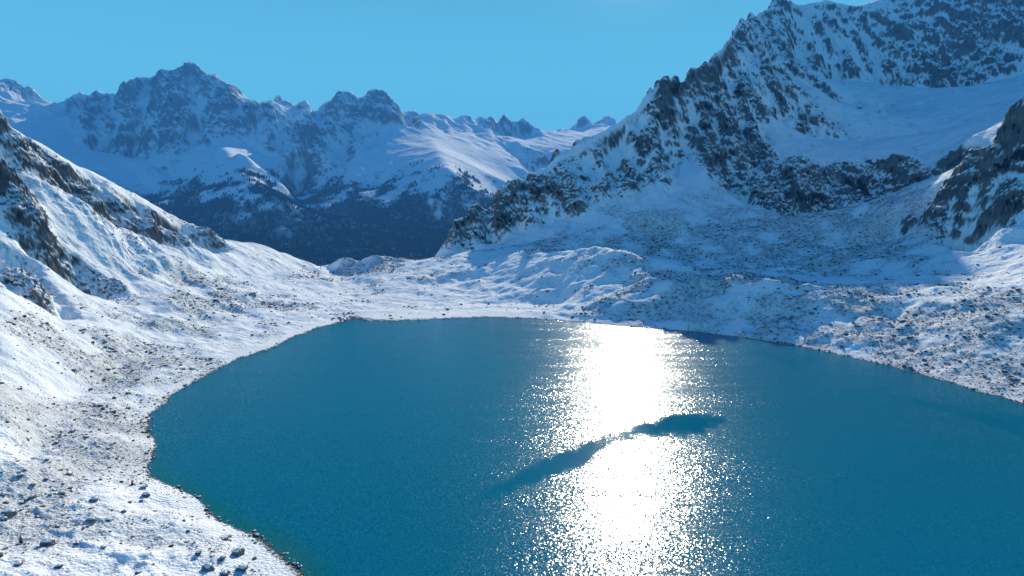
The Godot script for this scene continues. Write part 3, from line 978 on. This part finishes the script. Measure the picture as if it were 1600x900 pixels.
	while made < 110:
		var x := rng.randf_range(-190.0, -66.0)
		var d := rng.randf_range(150.0, 300.0)
		var keep := rng.randf()
		var s := 0.42 * pow(maxf(rng.randf(), 0.03), -0.35)
		var p := lie(x, d)
		if p.y < 0.8 or keep > 0.12 + thin_here(x, d):
			continue
		var o: MeshInstance3D = kinds[made % 7].duplicate()
		o.name = "boulder"
		o.transform = Transform3D(Basis(Vector3.UP, rng.randf() * TAU) * Basis.from_scale(Vector3(s, s * 0.85, s)), p + Vector3.UP * s * 0.2)
		o.set_meta("label", "small snow dusted boulder scattered on the snowy flat by the left shore")
		o.set_meta("category", "boulder")
		o.set_meta("group", "small boulders scattered on the snowy flat")
		add_child(o, true)
		made += 1
	for k in kinds:
		k.free()


func build_conifers(mat: Material) -> void:
	var rng := RandomNumberGenerator.new()
	for t in 2:
		rng.seed = 60 + t
		var tall: float = [2.9, 2.5][t]
		var tree := Node3D.new()
		tree.name = "young_conifer"
		tree.position = lie([-133.3, -134.4][t], [175.2, 230.8][t])
		tree.set_meta("label", ["small dark conifer in the lower left corner beside the widest boulder", "small dark conifer on the snow near the left bay"][t])
		tree.set_meta("category", "tree")
		add_child(tree, true)
		var trunk := MeshInstance3D.new()
		trunk.name = "trunk"
		var cyl := CylinderMesh.new()
		cyl.top_radius = 0.02
		cyl.bottom_radius = 0.09
		cyl.height = tall * 0.95
		cyl.radial_segments = 8
		trunk.mesh = cyl
		trunk.position.y = tall * 0.44
		var bark := StandardMaterial3D.new()
		bark.albedo_color = Color(0.06, 0.045, 0.035).linear_to_srgb()
		bark.roughness = 0.9
		trunk.material_override = bark
		tree.add_child(trunk, true)
		var st := SurfaceTool.new()
		st.begin(Mesh.PRIMITIVE_TRIANGLES)
		st.set_smooth_group(-1)
		for k in 420:
			var up := pow(rng.randf(), 1.3)
			var y := tall * (0.1 + 0.88 * up)
			var reach := tall * 0.3 * (1.0 - up) * rng.randf_range(0.55, 1.1) + 0.06
			var a := rng.randf() * TAU
			var out := Vector3(cos(a), 0, sin(a))
			var side := out.cross(Vector3.UP) * rng.randf_range(0.05, 0.12)
			var root := Vector3(0, y, 0) + out * reach * 0.25
			var tip := Vector3(0, y - reach * 0.35, 0) + out * reach
			st.set_color(Color(0.022, 0.035, 0.024) * rng.randf_range(0.7, 1.5) if rng.randf() > 0.12 else SNOW * 0.9)
			for p in [root + side, tip, root - side]:
				st.add_vertex(p)
		st.generate_normals()
		var crown := MeshInstance3D.new()
		crown.name = "crown"
		crown.mesh = st.commit()
		crown.material_override = mat
		tree.add_child(crown, true)


func build_shrubs(mat: Material) -> void:
	var rng := RandomNumberGenerator.new()
	rng.seed = 71
	var st := SurfaceTool.new()
	st.begin(Mesh.PRIMITIVE_TRIANGLES)
	st.set_smooth_group(-1)
	for k in 34:
		var a := rng.randf() * TAU
		var lean := rng.randf_range(0.2, 1.0)
		var tip := Vector3(cos(a) * lean, rng.randf_range(0.4, 1.0), sin(a) * lean)
		var side := Vector3(-sin(a), 0, cos(a)) * 0.05
		st.set_color(Color(0.13, 0.085, 0.06) * rng.randf_range(0.6, 1.5))
		for p in [side + tip * 0.05, tip, -side + tip * 0.05]:
			st.add_vertex(p)
	st.generate_normals()
	var where: Array[Transform3D] = []
	for k in 16000:
		var x := rng.randf_range(-200.0, -50.0)
		var d := rng.randf_range(130.0, 330.0)
		var keep := rng.randf()
		var s := rng.randf_range(0.22, 0.6)
		var turn := rng.randf() * TAU
		var y := near_height(x, d)
		if y < 0.5 or keep > smoothstep(0.05, 0.45, n_patch.get_noise_2d(x * 1.6 + 300.0, d * 1.6)) * (0.35 + 0.65 * smoothstep(7.0, 1.5, y)):
			continue
		where.append(Transform3D(Basis(Vector3.UP, turn) * Basis.from_scale(Vector3(s, s * 0.7, s)), Vector3(x, y, -d)))
	stuff("dry_shrubs", "brown dry dwarf shrubs poking through snow near the left shore", st.commit(), where, mat)


func build_forest(mat: Material) -> void:
	var st := SurfaceTool.new()
	st.begin(Mesh.PRIMITIVE_TRIANGLES)
	st.set_smooth_group(-1)
	var rng := RandomNumberGenerator.new()
	rng.seed = 8
	for tier in 3:
		var y0 := 0.12 + tier * 0.27
		var rad := 0.24 - tier * 0.065
		for k in 7:
			var a := TAU * k / 7.0
			var b := TAU * (k + 1) / 7.0
			for p in [Vector3(0, y0 + 0.42, 0), Vector3(cos(b) * rad, y0 - 0.02, sin(b) * rad), Vector3(cos(a) * rad * 0.8, y0 + 0.03, sin(a) * rad * 0.8)]:
				st.set_color(Color(0.03, 0.042, 0.034))
				st.add_vertex(p)
	st.generate_normals()
	var where: Array[Transform3D] = []
	for k in 130000:
		var x := rng.randf_range(-2300.0, 150.0)
		var d := rng.randf_range(2950.0, 4900.0)
		var chance := rng.randf()
		var s := rng.randf_range(9.0, 19.0)
		var y := far_height(x, d)
		var p := Vector3(x, y, -d)
		var edge := y + n_far_patch.get_noise_3dv(p) * 320.0 + n_patch.get_noise_3dv(p) * 120.0
		if chance > smoothstep(310.0, 90.0, edge) * (0.25 + 0.75 * smoothstep(-0.35, 0.2, n_far_small.get_noise_2d(x * 0.6, d * 0.6))):
			continue
		where.append(Transform3D(Basis.from_scale(Vector3(s, s, s)), Vector3(x, y - 0.8, -d)))
	stuff("conifer_forest", "dark conifer forest on the lower flank of the far range", st.commit(), where, mat)


# ---------------------------------------------------------------- scene
func _ready() -> void:
	var cam := Camera3D.new()
	cam.name = "camera"
	cam.position = Vector3(0, 100, 0)
	cam.rotation_degrees = Vector3(-6.46, 0, 0)
	cam.fov = 46.0
	cam.near = 1.0
	cam.far = 30000.0
	add_child(cam)

	var sky := ProceduralSkyMaterial.new()
	sky.sky_top_color = Color(0.03, 0.25, 0.54)
	sky.sky_horizon_color = Color(0.49, 0.91, 1.0)
	sky.sky_curve = 0.26
	sky.ground_horizon_color = Color(0.36, 0.56, 0.68)
	sky.ground_bottom_color = Color(0.3, 0.4, 0.5)
	sky.sun_angle_max = 30.0
	sky.sun_curve = 0.085
	var env := Environment.new()
	env.background_mode = Environment.BG_SKY
	env.sky = Sky.new()
	env.sky.sky_material = sky
	env.tonemap_mode = Environment.TONE_MAPPER_LINEAR
	env.tonemap_exposure = 1.38
	env.sdfgi_enabled = true
	env.ssao_enabled = true
	env.ssil_enabled = true
	env.fog_enabled = true
	env.fog_light_color = Color(0.34, 0.66, 1.0)
	env.fog_density = 0.00009
	var world := WorldEnvironment.new()
	world.name = "world"
	world.environment = env
	add_child(world)

	var sun := DirectionalLight3D.new()
	sun.name = "sun"
	sun.light_energy = 1.6
	sun.light_color = Color(1.0, 0.972, 0.88)
	sun.light_angular_distance = 0.5
	sun.shadow_enabled = true
	sun.rotation_degrees = Vector3(-SUN_HEIGHT, 180.0 - SUN_AZIMUTH, 0)
	add_child(sun)

	for p in SHORE:
		shore_line.append(Vector2(p.x, p.z))
	var t0 := Time.get_ticks_msec()
	run_all(prepare, 2)
	print("fields ", Time.get_ticks_msec() - t0)

	var ground := StandardMaterial3D.new()
	ground.resource_name = "snowy_rock"
	ground.vertex_color_use_as_albedo = true
	ground.roughness = 0.9
	ground.metallic_specular = 0.2
	var grain := NoiseTexture2D.new()
	grain.width = 512
	grain.height = 512
	grain.seamless = true
	grain.noise = noise(88, 40, 5)
	ground.heightmap_enabled = true
	ground.heightmap_texture = grain
	ground.heightmap_scale = 45.0
	ground.uv1_triplanar = true
	ground.uv1_world_triplanar = true
	ground.uv1_scale = Vector3.ONE / 24.0

	var a := fan(false, -43, 43, 860, 110.0, 1160.0, 1.0023)
	a.stop = 968.0
	grow(a)
	lay(a, ["hillside", "moraine"], ["long snowy bank and stony flat along the left shore", "low snowy moraine hummocks along the far and right shore"], ground)
	var l := fan(false, -43, -19, 330, 430.0, 1010.0, 1.0012)
	grow(l)
	lay(l, ["hillside"], ["rocky ridge with snow gullies above the left shore"], ground)
	var k := fan(false, 24, 43, 270, 560.0, 1000.0, 1.0012)
	grow(k)
	lay(k, ["crag"], ["dark broken crag with snow ledges above the right shore"], ground)
	var b := fan(false, -12, 43, 700, 965.0, 1480.0, 1.0011)
	grow(b)
	var e := fan(false, -4, 43, 570, 1477.0, 2650.0, 1.0015)
	grow(e)
	lay(b, ["hillside", "moraine", "crag", "mountain"], ["", "snowy hollow behind the moraine hummocks", "snow shelf behind the crag", "great snowy rock mountain rising right behind the lake"], ground)
	lay(e, ["hillside", "moraine", "crag", "mountain"], ["snow", "snow", "snow", "high snow bowl and summit crest of the great mountain"], ground)
	for side in [[-60.0, -42.9, 120, 60.0, 1100.0, "snowy ground rising at the far left edge"], [42.9, 60.0, 120, 60.0, 1500.0, "snowy ground rising at the far right edge"], [-42.9, 42.9, 160, 40.0, 111.0, "snowy bank nearest the viewer"]]:
		var w := fan(false, side[0], side[1], side[2], side[3], side[4], 1.008)
		grow(w)
		lay(w, ["hillside"], [side[5]], ground)
	for part in [[1450.0, 3320.0, 1.012, "valley"], [3300.0, 7050.0, 1.0018, "mountain_range"], [7030.0, 9400.0, 1.003, "mountain_range"]]:
		var c := fan(true, -43, 20, 620, part[0], part[1], part[2])
		grow(c)
		lay(c, [part[3]], ["deep valley beyond the lake" if part[3] == "valley" else ("distant snowy mountains across the valley, in blue shade" if part[0] < 5000.0 else "farthest snowy ridges at the head of the valley")], ground)
	print("ground ", Time.get_ticks_msec() - t0)
	build_lake()
	print("lake ", Time.get_ticks_msec() - t0)
	build_stones(ground)
	build_boulders(ground)
	build_conifers(ground)
	build_shrubs(ground)
	build_forest(ground)
	print("stones ", Time.get_ticks_msec() - t0)
